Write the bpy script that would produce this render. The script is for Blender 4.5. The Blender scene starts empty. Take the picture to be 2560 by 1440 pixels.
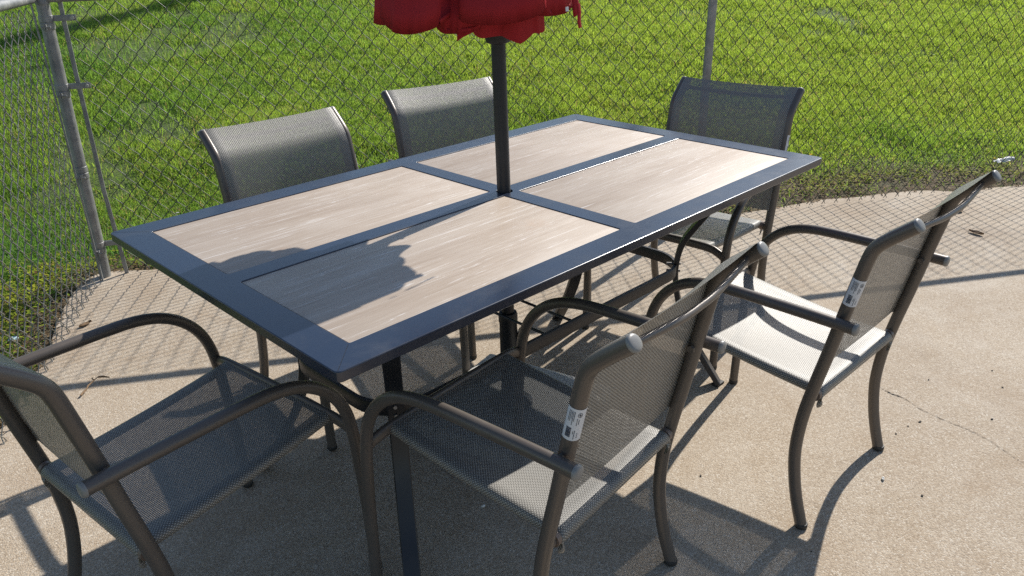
import bpy, bmesh, math, random
import numpy as np
from mathutils import Vector, Matrix

random.seed(7)
rng = np.random.default_rng(7)
D = bpy.data
scene = bpy.context.scene
COL = scene.collection
R_ = math.radians

# ------------------------------------------------------------------ camera
H = 0.75                                     # table top height above the slab
cam_d = D.cameras.new('camera')
cam = D.objects.new('camera', cam_d)
COL.objects.link(cam)
cam_d.sensor_width = 36.0
cam_d.lens = 36.0 * 1970.28 / 2560.0
cam_d.clip_start = 0.05
cam_d.clip_end = 300
CR = np.array([[0.70703252, -0.70678812, -0.02357047],
               [-0.30785980, -0.27761800, -0.91002779],
               [0.63665325, 0.65067564, -0.41387661]])
CP = np.array([-1.4546682, -1.5067348, 0.6569453 + H])
cam.matrix_world = Matrix(((CR[0][0], -CR[1][0], -CR[2][0], CP[0]),
                           (CR[0][1], -CR[1][1], -CR[2][1], CP[1]),
                           (CR[0][2], -CR[1][2], -CR[2][2], CP[2]),
                           (0, 0, 0, 1)))
scene.camera = cam

# ------------------------------------------------------------------ sky + sun
SUN_EL = R_(37.8)
SUN_DIR = Vector((1.0, 0.15, 0)).normalized() * math.cos(SUN_EL) + Vector((0, 0, math.sin(SUN_EL)))
world = D.worlds.new('World')
scene.world = world
world.use_nodes = True
wn = world.node_tree
bg = wn.nodes['Background']
sky = wn.nodes.new('ShaderNodeTexSky')
sky.sky_type = 'NISHITA'
sky.sun_disc = False
sky.sun_elevation = SUN_EL
sky.sun_rotation = math.atan2(SUN_DIR.x, SUN_DIR.y)
sky.air_density = 1.0
sky.dust_density = 0.4
sky.ozone_density = 1.0
wn.links.new(sky.outputs[0], bg.inputs[0])
bg.inputs[1].default_value = 0.1
sun_d = D.lights.new('sun', 'SUN')
sun_d.energy = 4.8
sun_d.angle = R_(0.53)
sun_d.color = (1.0, 0.95, 0.87)
sun = D.objects.new('sun', sun_d)
COL.objects.link(sun)
sun.rotation_euler = (-SUN_DIR).to_track_quat('-Z', 'Y').to_euler()
sun.location = (8, 1, 7)

vs = scene.view_settings
vs.view_transform = 'Standard'
vs.look = 'None'
vs.exposure = 0.4
vs.gamma = 1.0
vs.use_curve_mapping = False
scene.render.engine = 'CYCLES'
scene.cycles.max_bounces = 8
scene.cycles.transparent_max_bounces = 24
scene.cycles.use_denoising = False

# ------------------------------------------------------------------ object helpers
def tag(o, label=None, cat=None, group=None, kind=None):
    if label: o['label'] = label
    if cat: o['category'] = cat
    if group: o['group'] = group
    if kind: o['kind'] = kind
    return o

def empty(name, loc=(0, 0, 0), rz=0.0):
    o = D.objects.new(name, None)
    COL.objects.link(o)
    o.location = loc
    o.rotation_euler = (0, 0, rz)
    o.empty_display_size = 0.1
    return o

def link(name, me, mat=None, parent=None):
    o = D.objects.new(name, me)
    COL.objects.link(o)
    if mat is not None and len(me.materials) == 0:
        me.materials.append(mat)
    if parent is not None:
        o.parent = parent
    return o

def smooth(me):
    me.polygons.foreach_set('use_smooth', [True] * len(me.polygons))

def sharp_by_angle(me, ang=35):
    smooth(me)
    try:
        me.set_sharp_from_angle(angle=R_(ang))
    except Exception:
        pass

class MB:
    """collects shapes, then links them as one mesh object"""
    def __init__(self):
        self.v, self.f, self.uv = [], [], {}
    def add(self, v, f):
        n = len(self.v)
        self.v += [tuple(p) for p in v]
        self.f += [tuple(i + n for i in q) for q in f]
    def box(self, x0, x1, y0, y1, z0, z1):
        self.add([(x0, y0, z0), (x1, y0, z0), (x1, y1, z0), (x0, y1, z0),
                  (x0, y0, z1), (x1, y0, z1), (x1, y1, z1), (x0, y1, z1)],
                 [(0, 3, 2, 1), (4, 5, 6, 7), (0, 1, 5, 4), (1, 2, 6, 5), (2, 3, 7, 6), (3, 0, 4, 7)])
    def tube(self, path, rad, n=14, cap=True, up=None, flat=None):
        """sweep an ellipse along path; rad scalar or list; flat=(a,b) half sizes along frame axes"""
        P = [Vector(p) for p in path]
        m = len(P)
        T = []
        for i in range(m):
            a = P[max(0, i - 1)]; b = P[min(m - 1, i + 1)]
            T.append((b - a).normalized())
        ref = Vector(up) if up else (Vector((0, 0, 1)) if abs(T[0].z) < 0.9 else Vector((1, 0, 0)))
        nrm = (ref - T[0] * ref.dot(T[0])).normalized()
        V = []
        for i in range(m):
            if i:
                nrm = (nrm - T[i] * nrm.dot(T[i])).normalized()
            bi = T[i].cross(nrm)
            r = rad[i] if isinstance(rad, (list, tuple)) else rad
            ra, rb = (r, r) if flat is None else flat
            for k in range(n):
                a = 2 * math.pi * k / n
                V.append(P[i] + nrm * (ra * math.cos(a)) + bi * (rb * math.sin(a)))
        F = []
        for i in range(m - 1):
            for k in range(n):
                F.append((i * n + k, i * n + (k + 1) % n, (i + 1) * n + (k + 1) % n, (i + 1) * n + k))
        if cap:
            F.append(tuple(range(n - 1, -1, -1)))
            F.append(tuple((m - 1) * n + k for k in range(n)))
        self.add(V, F)
    def bar(self, path, width_dir, half_w, half_t):
        """rectangular flat bar swept along path: half_w along width_dir"""
        P = [Vector(p) for p in path]
        m = len(P); V = []; F = []
        c = 0.25
        prof = [(1, 1 - c), (1 - c * .5, 1), (-1 + c * .5, 1), (-1, 1 - c), (-1, -1 + c), (-1 + c * .5, -1), (1 - c * .5, -1), (1, -1 + c)]
        n = len(prof)
        for i in range(m):
            t = (P[min(m - 1, i + 1)] - P[max(0, i - 1)]).normalized()
            w = Vector(width_dir(i) if callable(width_dir) else width_dir)
            w = (w - t * w.dot(t)).normalized()
            th = t.cross(w)
            for a, b in prof:
                V.append(P[i] + w * (a * half_w) + th * (b * half_t))
        for i in range(m - 1):
            for k in range(n):
                F.append((i * n + k, i * n + (k + 1) % n, (i + 1) * n + (k + 1) % n, (i + 1) * n + k))
        F.append(tuple(range(n - 1, -1, -1)))
        F.append(tuple((m - 1) * n + k for k in range(n)))
        self.add(V, F)
    def lathe(self, prof, n=24, c=(0, 0, 0), axis='z'):
        V = []; F = []
        for r, z in prof:
            for k in range(n):
                a = 2 * math.pi * k / n
                V.append((c[0] + r * math.cos(a), c[1] + r * math.sin(a), c[2] + z))
        for i in range(len(prof) - 1):
            for k in range(n):
                F.append((i * n + k, i * n + (k + 1) % n, (i + 1) * n + (k + 1) % n, (i + 1) * n + k))
        F.append(tuple(range(n - 1, -1, -1)))
        F.append(tuple((len(prof) - 1) * n + k for k in range(n)))
        self.add(V, F)
    def grid(self, rows):
        n = len(rows[0]); V = [p for r in rows for p in r]
        F = [(i * n + k, i * n + k + 1, (i + 1) * n + k + 1, (i + 1) * n + k) for i in range(len(rows) - 1) for k in range(n - 1)]
        self.add(V, F)
    def mesh(self, name):
        me = D.meshes.new(name)
        me.from_pydata(self.v, [], self.f)
        me.update()
        return me
    def build(self, name, mat, parent=None, ang=35, bevel=0):
        me = self.mesh(name)
        if bevel:
            bm = bmesh.new(); bm.from_mesh(me)
            es = [e for e in bm.edges if len(e.link_faces) == 2 and e.calc_face_angle(0) > R_(30)]
            bmesh.ops.bevel(bm, geom=es, offset=bevel, segments=3, profile=0.5, affect='EDGES', clamp_overlap=True)
            bm.to_mesh(me); bm.free()
        sharp_by_angle(me, ang)
        return link(name, me, mat, parent)

def crom(pts, n=6):
    """catmull-rom through points (tuples of any length)"""
    P = [np.array(p, float) for p in pts]
    P = [2 * P[0] - P[1]] + P + [2 * P[-1] - P[-2]]
    out = []
    for i in range(1, len(P) - 2):
        for k in range(n):
            t = k / n
            a, b, c, d = P[i - 1], P[i], P[i + 1], P[i + 2]
            out.append(0.5 * ((2 * b) + (c - a) * t + (2 * a - 5 * b + 4 * c - d) * t * t + (3 * b - a - 3 * c + d) * t ** 3))
    out.append(P[-2])
    return [tuple(float(x) for x in p) for p in out]

# ------------------------------------------------------------------ material helpers
class NT:
    def __init__(self, name):
        self.m = D.materials.new(name)
        self.m.use_nodes = True
        self.t = self.m.node_tree
        self.b = self.t.nodes['Principled BSDF']
        self.out = self.t.nodes['Material Output']
    def n(self, typ, **kw):
        nd = self.t.nodes.new(typ)
        for k, v in kw.items():
            setattr(nd, k, v)
        return nd
    def l(self, a, b):
        self.t.links.new(a, b)
    def set(self, sock, val):
        if hasattr(val, 'links') or hasattr(val, 'is_linked'):
            self.l(val, sock)
        else:
            sock.default_value = val
    def math(self, op, a, b=None, c=None, clamp=False):
        nd = self.n('ShaderNodeMath', operation=op, use_clamp=clamp)
        self.set(nd.inputs[0], a)
        if b is not None: self.set(nd.inputs[1], b)
        if c is not None: self.set(nd.inputs[2], c)
        return nd.outputs[0]
    def mix(self, fac, a, b, mode='MIX'):
        nd = self.n('ShaderNodeMix', data_type='RGBA', blend_type=mode)
        self.set(nd.inputs[0], fac)
        for s, v in ((nd.inputs[6], a), (nd.inputs[7], b)):
            if isinstance(v, tuple): s.default_value = (*v[:3], 1)
            else: self.l(v, s)
        return nd.outputs[2]
    def coord(self, kind='Object', scale=(1, 1, 1), rot=(0, 0, 0)):
        tc = self.n('ShaderNodeTexCoord')
        mp = self.n('ShaderNodeMapping')
        mp.inputs['Scale'].default_value = scale
        mp.inputs['Rotation'].default_value = rot
        self.l(tc.outputs[kind], mp.inputs[0])
        return mp.outputs[0]
    def noise(self, vec, scale=5, detail=4, rough=0.55, dist=0.0, out=0):
        nd = self.n('ShaderNodeTexNoise')
        nd.inputs['Scale'].default_value = scale
        nd.inputs['Detail'].default_value = detail
        nd.inputs['Roughness'].default_value = rough
        nd.inputs['Distortion'].default_value = dist
        if vec is not None: self.l(vec, nd.inputs['Vector'])
        return nd.outputs[out]
    def voro(self, vec, scale=5, feature='F1', out='Distance'):
        nd = self.n('ShaderNodeTexVoronoi', feature=feature)
        nd.inputs['Scale'].default_value = scale
        if vec is not None: self.l(vec, nd.inputs['Vector'])
        return nd.outputs[out]
    def ramp(self, fac, stops):
        nd = self.n('ShaderNodeValToRGB')
        el = nd.color_ramp.elements
        while len(el) < len(stops): el.new(0.5)
        for e, (p, c) in zip(el, stops):
            e.position = p
            e.color = (*c, 1) if isinstance(c, tuple) else (c, c, c, 1)
        self.l(fac, nd.inputs[0])
        return nd.outputs[0]
    def bump(self, h, strength=0.3, dist=0.01, normal=None):
        nd = self.n('ShaderNodeBump')
        nd.inputs['Strength'].default_value = strength
        nd.inputs['Distance'].default_value = dist
        self.l(h, nd.inputs['Height'])
        if normal is not None: self.l(normal, nd.inputs['Normal'])
        return nd.outputs[0]
    def pb(self, **kw):
        for k, v in kw.items():
            k = k.replace('_', ' ')
            s = self.b.inputs[k]
            if isinstance(v, tuple) and len(v) == 3: v = (*v, 1)
            self.set(s, v)
        return self.m

def plain(name, col, rough=0.5, metal=0.0, var=0.15, scale=30, bump=0.0, spec=0.5):
    t = NT(name)
    c = t.coord('Object')
    n = t.noise(c, scale, 4)
    lo = tuple(x * (1 - var) for x in col); hi = tuple(min(1, x * (1 + var)) for x in col)
    t.pb(Base_Color=t.mix(n, lo, hi), Roughness=rough, Metallic=metal)
    t.b.inputs['Specular IOR Level'].default_value = spec
    if bump: t.l(t.bump(n, bump, 0.002), t.b.inputs['Normal'])
    return t.m

# --- concrete slab
def mat_concrete():
    t = NT('exposed_aggregate_concrete')
    c = t.coord('Object')
    big = t.noise(c, 0.9, 5, 0.6)
    med = t.noise(c, 7, 5, 0.62)
    fine = t.noise(c, 190, 3, 0.7)
    grain = t.voro(c, 260)
    grainc = t.voro(c, 260, out='Color')
    sep = t.n('ShaderNodeSeparateColor'); t.l(grainc, sep.inputs[0])
    base = t.mix(t.ramp(big, [(0.3, 0.0), (0.72, 1.0)]), (0.315, 0.238, 0.158), (0.455, 0.362, 0.258))
    base = t.mix(t.ramp(med, [(0.35, 0.0), (0.75, 0.45)]), base, (0.50, 0.44, 0.36))
    # aggregate grains: brownish, grey and pale specks
    spec = t.ramp(sep.outputs[0], [(0.0, (0.13, 0.10, 0.08)), (0.16, (0.26, 0.20, 0.15)), (0.5, (0.42, 0.35, 0.27)), (0.86, (0.55, 0.49, 0.41)), (1.0, (0.80, 0.77, 0.70))])
    base = t.mix(0.38, base, spec)
    pit = t.voro(c, 95)
    pitm = t.ramp(pit, [(0.03, 1.0), (0.10, 0.0)])
    base = t.mix(t.math('MULTIPLY', pitm, 0.55), base, (0.10, 0.08, 0.065))
    stain = t.noise(c, 2.1, 6, 0.65, 0.6)
    base = t.mix(t.ramp(stain, [(0.52, 0.0), (0.74, 0.45)]), base, (0.27, 0.18, 0.105))
    drip = t.noise(c, 0.55, 8, 0.72, 1.8)
    base = t.mix(t.ramp(drip, [(0.54, 0.0), (0.66, 0.30)]), base, (0.22, 0.165, 0.12))
    pale = t.noise(c, 1.35, 7, 0.7, 1.2)
    base = t.mix(t.ramp(pale, [(0.56, 0.0), (0.70, 0.40)]), base, (0.56, 0.50, 0.42))
    h = t.math('ADD', t.math('MULTIPLY', fine, 0.7), t.math('SUBTRACT', 0.8, grain))
    h = t.math('SUBTRACT', h, t.math('MULTIPLY', pitm, 0.6))
    t.pb(Base_Color=base, Roughness=0.85, Normal=t.bump(h, 0.5, 0.003))
    t.b.inputs['Specular IOR Level'].default_value = 0.35
    return t.m

# --- woven sling
def mat_sling():
    t = NT('woven_sling')
    tc = t.n('ShaderNodeTexCoord')
    sx = t.n('ShaderNodeSeparateXYZ'); t.l(tc.outputs['UV'], sx.inputs[0])
    p = 0.0035
    x = t.math('DIVIDE', sx.outputs[0], p); y = t.math('DIVIDE', sx.outputs[1], p)
    ix = t.math('FLOOR', x); iy = t.math('FLOOR', y)
    fx = t.math('ABSOLUTE', t.math('SUBTRACT', t.math('FRACT', x), 0.5))
    fy = t.math('ABSOLUTE', t.math('SUBTRACT', t.math('FRACT', y), 0.5))
    # twill-ish: two strands over, one under
    par = t.math('FLOORED_MODULO', t.math('ADD', ix, iy), 2.0)
    warp = t.math('GREATER_THAN', par, 0.5)
    hole = t.math('MULTIPLY', t.math('GREATER_THAN', fx, 0.350), t.math('GREATER_THAN', fy, 0.350))
    hem = t.math('GREATER_THAN', t.math('ABSOLUTE', sx.outputs[0]), 0.172)
    hole = t.math('MULTIPLY', hole, t.math('SUBTRACT', 1.0, t.math('MULTIPLY', hem, 0.85)))
    hw = t.math('SUBTRACT', 1.0, t.math('MULTIPLY', t.math('MULTIPLY', fx, fx), 4.0))
    hf = t.math('SUBTRACT', 1.0, t.math('MULTIPLY', t.math('MULTIPLY', fy, fy), 4.0))
    mixf = t.n('ShaderNodeMix', data_type='FLOAT')
    t.l(warp, mixf.inputs[0]); t.l(hf, mixf.inputs[2]); t.l(hw, mixf.inputs[3])
    height = mixf.outputs[0]
    col = t.mix(warp, (0.142, 0.133, 0.118), (0.405, 0.385, 0.345))
    gap = t.ramp(height, [(0.30, 0.07), (0.78, 1.0)])
    col = t.mix(1.0, col, gap, 'MULTIPLY')
    var = t.noise(t.coord('Object'), 9, 3)
    col = t.mix(t.math('MULTIPLY', var, 0.22), col, (0.20, 0.19, 0.17))
    t.pb(Base_Color=col, Roughness=0.40, Normal=t.bump(height, 0.30, 0.0010))
    t.b.inputs['Specular IOR Level'].default_value = 0.5
    trl = t.n('ShaderNodeBsdfTranslucent'); t.l(col, trl.inputs[0])
    m1 = t.n('ShaderNodeMixShader'); m1.inputs[0].default_value = 0.03
    t.l(t.b.outputs[0], m1.inputs[1]); t.l(trl.outputs[0], m1.inputs[2])
    tr = t.n('ShaderNodeBsdfTransparent')
    m2 = t.n('ShaderNodeMixShader')
    t.l(hole, m2.inputs[0]); t.l(m1.outputs[0], m2.inputs[1]); t.l(tr.outputs[0], m2.inputs[2])
    t.l(m2.outputs[0], t.out.inputs[0])
    return t.m

def mat_powder(name, col, rough, var=0.1, coat=0.0, metal=0.0, spec=0.5):
    t = NT(name)
    c = t.coord('Object')
    n = t.noise(c, 420, 2)
    d = t.noise(c, 6, 5, 0.6)
    lo = tuple(x * (1 - var) for x in col); hi = tuple(x * (1 + var) for x in col)
    base = t.mix(d, lo, hi)
    dust = t.noise(c, 800, 2, 0.8)
    base = t.mix(t.ramp(dust, [(0.76, 0.0), (0.84, 0.12)]), base, (0.35, 0.33, 0.30))
    sm = t.noise(t.coord('Object', (2.2, 3.1, 1)), 2.6, 6, 0.7, 0.8)
    base = t.mix(t.ramp(sm, [(0.52, 0.0), (0.74, 0.07)]), base, (0.30, 0.28, 0.25))
    rg = t.math('ADD', t.math('MULTIPLY', sm, 0.26), rough - 0.13)
    t.pb(Base_Color=base, Roughness=rg, Metallic=metal, Normal=t.bump(n, 0.03, 0.0003))
    t.b.inputs['Coat Weight'].default_value = coat
    t.b.inputs['Specular IOR Level'].default_value = spec
    return t.m

def mat_tile():
    t = NT('wood_look_porcelain')
    tc = t.n('ShaderNodeTexCoord')
    oi = t.n('ShaderNodeObjectInfo')
    off = t.n('ShaderNodeVectorMath', operation='MULTIPLY_ADD')
    cmb = t.n('ShaderNodeCombineXYZ'); t.l(oi.outputs['Random'], cmb.inputs[0]); t.l(oi.outputs['Random'], cmb.inputs[1])
    t.l(cmb.outputs[0], off.inputs[0]); off.inputs[1].default_value = (31, 17, 5); t.l(tc.outputs['Object'], off.inputs[2])
    def mp(s):
        m = t.n('ShaderNodeMapping'); m.inputs['Scale'].default_value = s; t.l(off.outputs[0], m.inputs[0]); return m.outputs[0]
    streak = t.noise(mp((3.0, 62, 1)), 1.6, 9, 0.74, 0.25)
    wide = t.noise(mp((1.2, 5.5, 1)), 1.3, 4, 0.6, 0.3)
    cloud = t.noise(mp((5, 6, 1)), 1.0, 5, 0.6)
    fine = t.noise(mp((6, 210, 1)), 1.2, 5, 0.72, 0.15)
    vein = t.noise(mp((1.6, 70, 1)), 1.0, 3, 0.5, 0.5)
    col = t.mix(t.ramp(streak, [(0.30, 0.0), (0.70, 1.0)]), (0.315, 0.235, 0.168), (0.465, 0.378, 0.298))
    col = t.mix(t.ramp(wide, [(0.35, 0.0), (0.68, 0.55)]), col, (0.525, 0.450, 0.372))
    col = t.mix(t.ramp(fine, [(0.58, 0.0), (0.70, 0.38)]), col, (0.64, 0.575, 0.50))
    col = t.mix(t.ramp(fine, [(0.28, 0.35), (0.40, 0.0)]), col, (0.25, 0.19, 0.15))
    vm = t.ramp(t.math('ABSOLUTE', t.math('SUBTRACT', vein, 0.56)), [(0.003, 0.6), (0.009, 0.0)])
    col = t.mix(vm, col, (0.80, 0.76, 0.72))
    col = t.mix(t.ramp(cloud, [(0.55, 0.0), (0.75, 0.35)]), col, (0.56, 0.505, 0.445))
    rust = t.noise(mp((9, 9, 1)), 0.8, 4, 0.6)
    col = t.mix(t.ramp(rust, [(0.66, 0.0), (0.80, 0.40)]), col, (0.42, 0.27, 0.17))
    t.pb(Base_Color=col, Roughness=t.math('ADD', t.math('MULTIPLY', cloud, 0.2), 0.40), Normal=t.bump(fine, 0.16, 0.001))
    return t.m

def mat_canopy():
    t = NT('red_canvas')
    c = t.coord('Object')
    n = t.noise(c, 5, 4)
    w = t.noise(t.coord('Object', (1, 1, 1)), 900, 2)
    col = t.mix(n, (0.33, 0.021, 0.028), (0.41, 0.032, 0.040))
    t.pb(Base_Color=col, Roughness=0.85, Normal=t.bump(w, 0.08, 0.0005))
    t.b.inputs['Specular IOR Level'].default_value = 0.15
    trl = t.n('ShaderNodeBsdfTranslucent'); trl.inputs[0].default_value = (0.45, 0.03, 0.035, 1)
    m1 = t.n('ShaderNodeMixShader'); m1.inputs[0].default_value = 0.16
    t.l(t.b.outputs[0], m1.inputs[1]); t.l(trl.outputs[0], m1.inputs[2])
    t.l(m1.outputs[0], t.out.inputs[0])
    return t.m

def mat_galv():
    t = NT('weathered_galvanised_steel')
    c = t.coord('Object')
    a = t.noise(c, 14, 6, 0.7)
    b = t.noise(t.coord('Object', (1, 1, 0.25)), 40, 4, 0.7)
    col = t.mix(t.ramp(a, [(0.35, 0.0), (0.7, 1.0)]), (0.17, 0.175, 0.18), (0.34, 0.34, 0.33))
    col = t.mix(t.ramp(b, [(0.62, 0.0), (0.72, 0.7)]), col, (0.52, 0.51, 0.48))
    rust = t.noise(c, 8, 5, 0.7)
    col = t.mix(t.ramp(rust, [(0.64, 0.0), (0.76, 0.5)]), col, (0.16, 0.10, 0.065))
    t.pb(Base_Color=col, Roughness=t.math('ADD', t.math('MULTIPLY', a, 0.3), 0.38), Metallic=0.35, Normal=t.bump(b, 0.15, 0.001))
    return t.m

def mat_wire():
    t = NT('galvanised_wire')
    c = t.coord('Object')
    a = t.noise(c, 3.0, 5, 0.7)
    col = t.mix(t.ramp(a, [(0.55, 0.0), (0.72, 0.75)]), (0.052, 0.060, 0.052), (0.070, 0.044, 0.027))
    t.pb(Base_Color=col, Roughness=0.46, Metallic=0.15)
    return t.m

def mat_grass():
    t = NT('lawn_grass')
    at = t.n('ShaderNodeAttribute'); at.attribute_name = 'tint'
    col = at.outputs['Color']
    t.pb(Base_Color=col, Roughness=0.5)
    t.b.inputs['Specular IOR Level'].default_value = 0.35
    trl = t.n('ShaderNodeBsdfTranslucent')
    t.l(t.mix(1.0, col, (1.65, 1.6, 0.95), 'MULTIPLY'), trl.inputs[0])
    m1 = t.n('ShaderNodeMixShader'); m1.inputs[0].default_value = 0.55
    t.l(t.b.outputs[0], m1.inputs[1]); t.l(trl.outputs[0], m1.inputs[2])
    t.l(m1.outputs[0], t.out.inputs[0])
    return t.m

def mat_leafy():
    t = NT('weed_leaves')
    at = t.n('ShaderNodeAttribute'); at.attribute_name = 'tint'
    t.pb(Base_Color=at.outputs['Color'], Roughness=0.75)
    t.b.inputs['Specular IOR Level'].default_value = 0.12
    trl = t.n('ShaderNodeBsdfTranslucent'); t.l(at.outputs['Color'], trl.inputs[0])
    m1 = t.n('ShaderNodeMixShader'); m1.inputs[0].default_value = 0.35
    t.l(t.b.outputs[0], m1.inputs[1]); t.l(trl.outputs[0], m1.inputs[2])
    t.l(m1.outputs[0], t.out.inputs[0])
    return t.m

def mat_soil():
    t = NT('soil_and_thatch')
    c = t.coord('Object')
    a = t.noise(c, 3.0, 6, 0.65)
    b = t.noise(c, 60, 5, 0.7)
    col = t.mix(t.ramp(a, [(0.38, 0.0), (0.62, 1.0)]), (0.060, 0.065, 0.022), (0.095, 0.062, 0.036))
    col = t.mix(t.ramp(b, [(0.4, 0.0), (0.7, 0.6)]), col, (0.15, 0.115, 0.07))
    at = t.n('ShaderNodeAttribute'); at.attribute_name = 'turf'
    turf = t.mix(b, (0.060, 0.105, 0.020), (0.125, 0.165, 0.040))
    col = t.mix(t.math('MULTIPLY', at.outputs['Fac'], t.ramp(a, [(0.60, 1.0), (0.72, 0.25)])), col, turf)
    t.pb(Base_Color=col, Roughness=0.95, Normal=t.bump(b, 0.8, 0.02))
    return t.m

M = dict(
    concrete=mat_concrete(), sling=mat_sling(), tile=mat_tile(), canopy=mat_canopy(), galv=mat_galv(), wire=mat_wire(),
    grass=mat_grass(), leafy=mat_leafy(), soil=mat_soil(),
    chair=mat_powder('taupe_powder_coat', (0.115, 0.097, 0.083), 0.38, 0.12, 0.0, 0.25),
    navy=mat_powder('charcoal_table_paint', (0.010, 0.017, 0.036), 0.27, 0.15, 0.0, 0.0, 0.85),
    navyleg=mat_powder('charcoal_leg_paint', (0.015, 0.016, 0.020), 0.42, 0.12, 0.0),
    pole=mat_powder('dark_bronze_paint', (0.011, 0.012, 0.015), 0.5, 0.1),
    cap=plain('grey_plastic_cap', (0.22, 0.215, 0.205), 0.42, var=0.06),
    clip=plain('brown_plastic_clip', (0.17, 0.125, 0.10), 0.45, var=0.1),
    rubber=plain('dark_foot_plastic', (0.03, 0.028, 0.026), 0.6, var=0.2),
    wirelit=plain('sunlit_wire', (0.20, 0.20, 0.185), 0.38, 0.3, 0.4, 9),  # short run's wire: sunlight on the strands is painted in as lighter colour
    steel=plain('bolt_steel', (0.35, 0.34, 0.33), 0.4, 0.6, 0.2, 80),
    paper=plain('label_paper', (0.62, 0.63, 0.66), 0.5, var=0.04, scale=60),
    ink=plain('label_ink', (0.035, 0.037, 0.05), 0.6, var=0.1),
    basestone=plain('pale_base_stone', (0.50, 0.49, 0.46), 0.7, var=0.12, scale=25, bump=0.2),
    crack=plain('crack_dark', (0.045, 0.035, 0.028), 0.95, var=0.3, scale=200),
    dry=plain('dry_leaf', (0.20, 0.125, 0.065), 0.8, var=0.45, scale=60),
    darkbit=plain('dark_debris', (0.045, 0.035, 0.028), 0.85, var=0.4, scale=200),
    white=plain('white_litter', (0.68, 0.68, 0.66), 0.6, var=0.12, scale=90),
    blue=plain('pale_blue_litter', (0.42, 0.56, 0.62), 0.6, var=0.1, scale=60),
    wood=plain('weathered_pole_wood', (0.13, 0.095, 0.07), 0.9, var=0.35, scale=8, bump=0.4),
)

# ------------------------------------------------------------------ setting: terrain, slab
POST = np.array([-0.4515, 2.1920])                  # fence corner post
FD = np.array([0.8397, -0.5431])                    # direction of the long fence run
FN = np.array([0.5431, 0.8397])                     # outward normal of that run
LD = np.array([-0.518, -0.855])                     # direction of the short fence run
LN = np.array([-0.855, 0.518])                      # its outward normal

def vnoise(x, y, seed=0, s=1.0):
    """cheap smooth value noise (numpy)"""
    r = np.random.default_rng(seed); tab = r.random((64, 64))
    x = np.asarray(x) * s; y = np.asarray(y) * s
    xi = np.floor(x).astype(int); yi = np.floor(y).astype(int)
    fx = x - xi; fy = y - yi
    fx = fx * fx * (3 - 2 * fx); fy = fy * fy * (3 - 2 * fy)
    g = lambda a, b: tab[a % 64, b % 64]
    return (g(xi, yi) * (1 - fx) * (1 - fy) + g(xi + 1, yi) * fx * (1 - fy) + g(xi, yi + 1) * (1 - fx) * fy + g(xi + 1, yi + 1) * fx * fy)

def ground_z(x, y):
    d = (x - POST[0]) * FN[0] + (y - POST[1]) * FN[1]
    k = 6.0
    ramp = np.log1p(np.exp(np.clip(k * (d - 0.45), -40, 40))) / k
    far = np.maximum(d - 22, 0)
    bumpy = (vnoise(x, y, 3, 1.3) - 0.5) * 0.06 + (vnoise(x, y, 4, 4.1) - 0.5) * 0.025
    e = np.clip(d, 0, 1.0)
    return -0.022 + 0.19 * (ramp - far * 0.85) + bumpy * (0.25 + 0.75 * e)

def make_terrain():
    # one sheet, fine near the fence and coarse out to the horizon
    def axis(a, b, step, far):
        c = list(np.arange(a, b + 1e-6, step)); lo = []; hi = []
        s = step; p = a
        while p > -far: s *= 1.35; p -= s; lo.append(p)
        s = step; p = b
        while p < far: s *= 1.35; p += s; hi.append(p)
        return np.array(lo[::-1] + c + hi)
    xs = axis(-5, 11, 0.16, 120); ys = axis(-4, 12, 0.16, 120)
    X, Y = np.meshgrid(xs, ys)
    Z = ground_z(X, Y)
    rows = [[(float(X[i, j]), float(Y[i, j]), float(Z[i, j])) for j in range(len(xs))] for i in range(len(ys))]
    b = MB(); b.grid(rows)
    o = b.build('ground', M['soil'], ang=180)
    co = np.array(b.v)
    sd = slab_dist(co[:, 0], co[:, 1])
    tf = np.clip((sd - 0.25 - 0.25 * np.clip(co[:, 0] - 1, 0, 1)) / 0.4, 0, 1)
    at = o.data.attributes.new('turf', 'FLOAT', 'POINT'); at.data.foreach_set('value', tf.astype(np.float32))
    return tag(o, 'soil under the lawn beyond the chain link fence', kind='structure')

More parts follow.
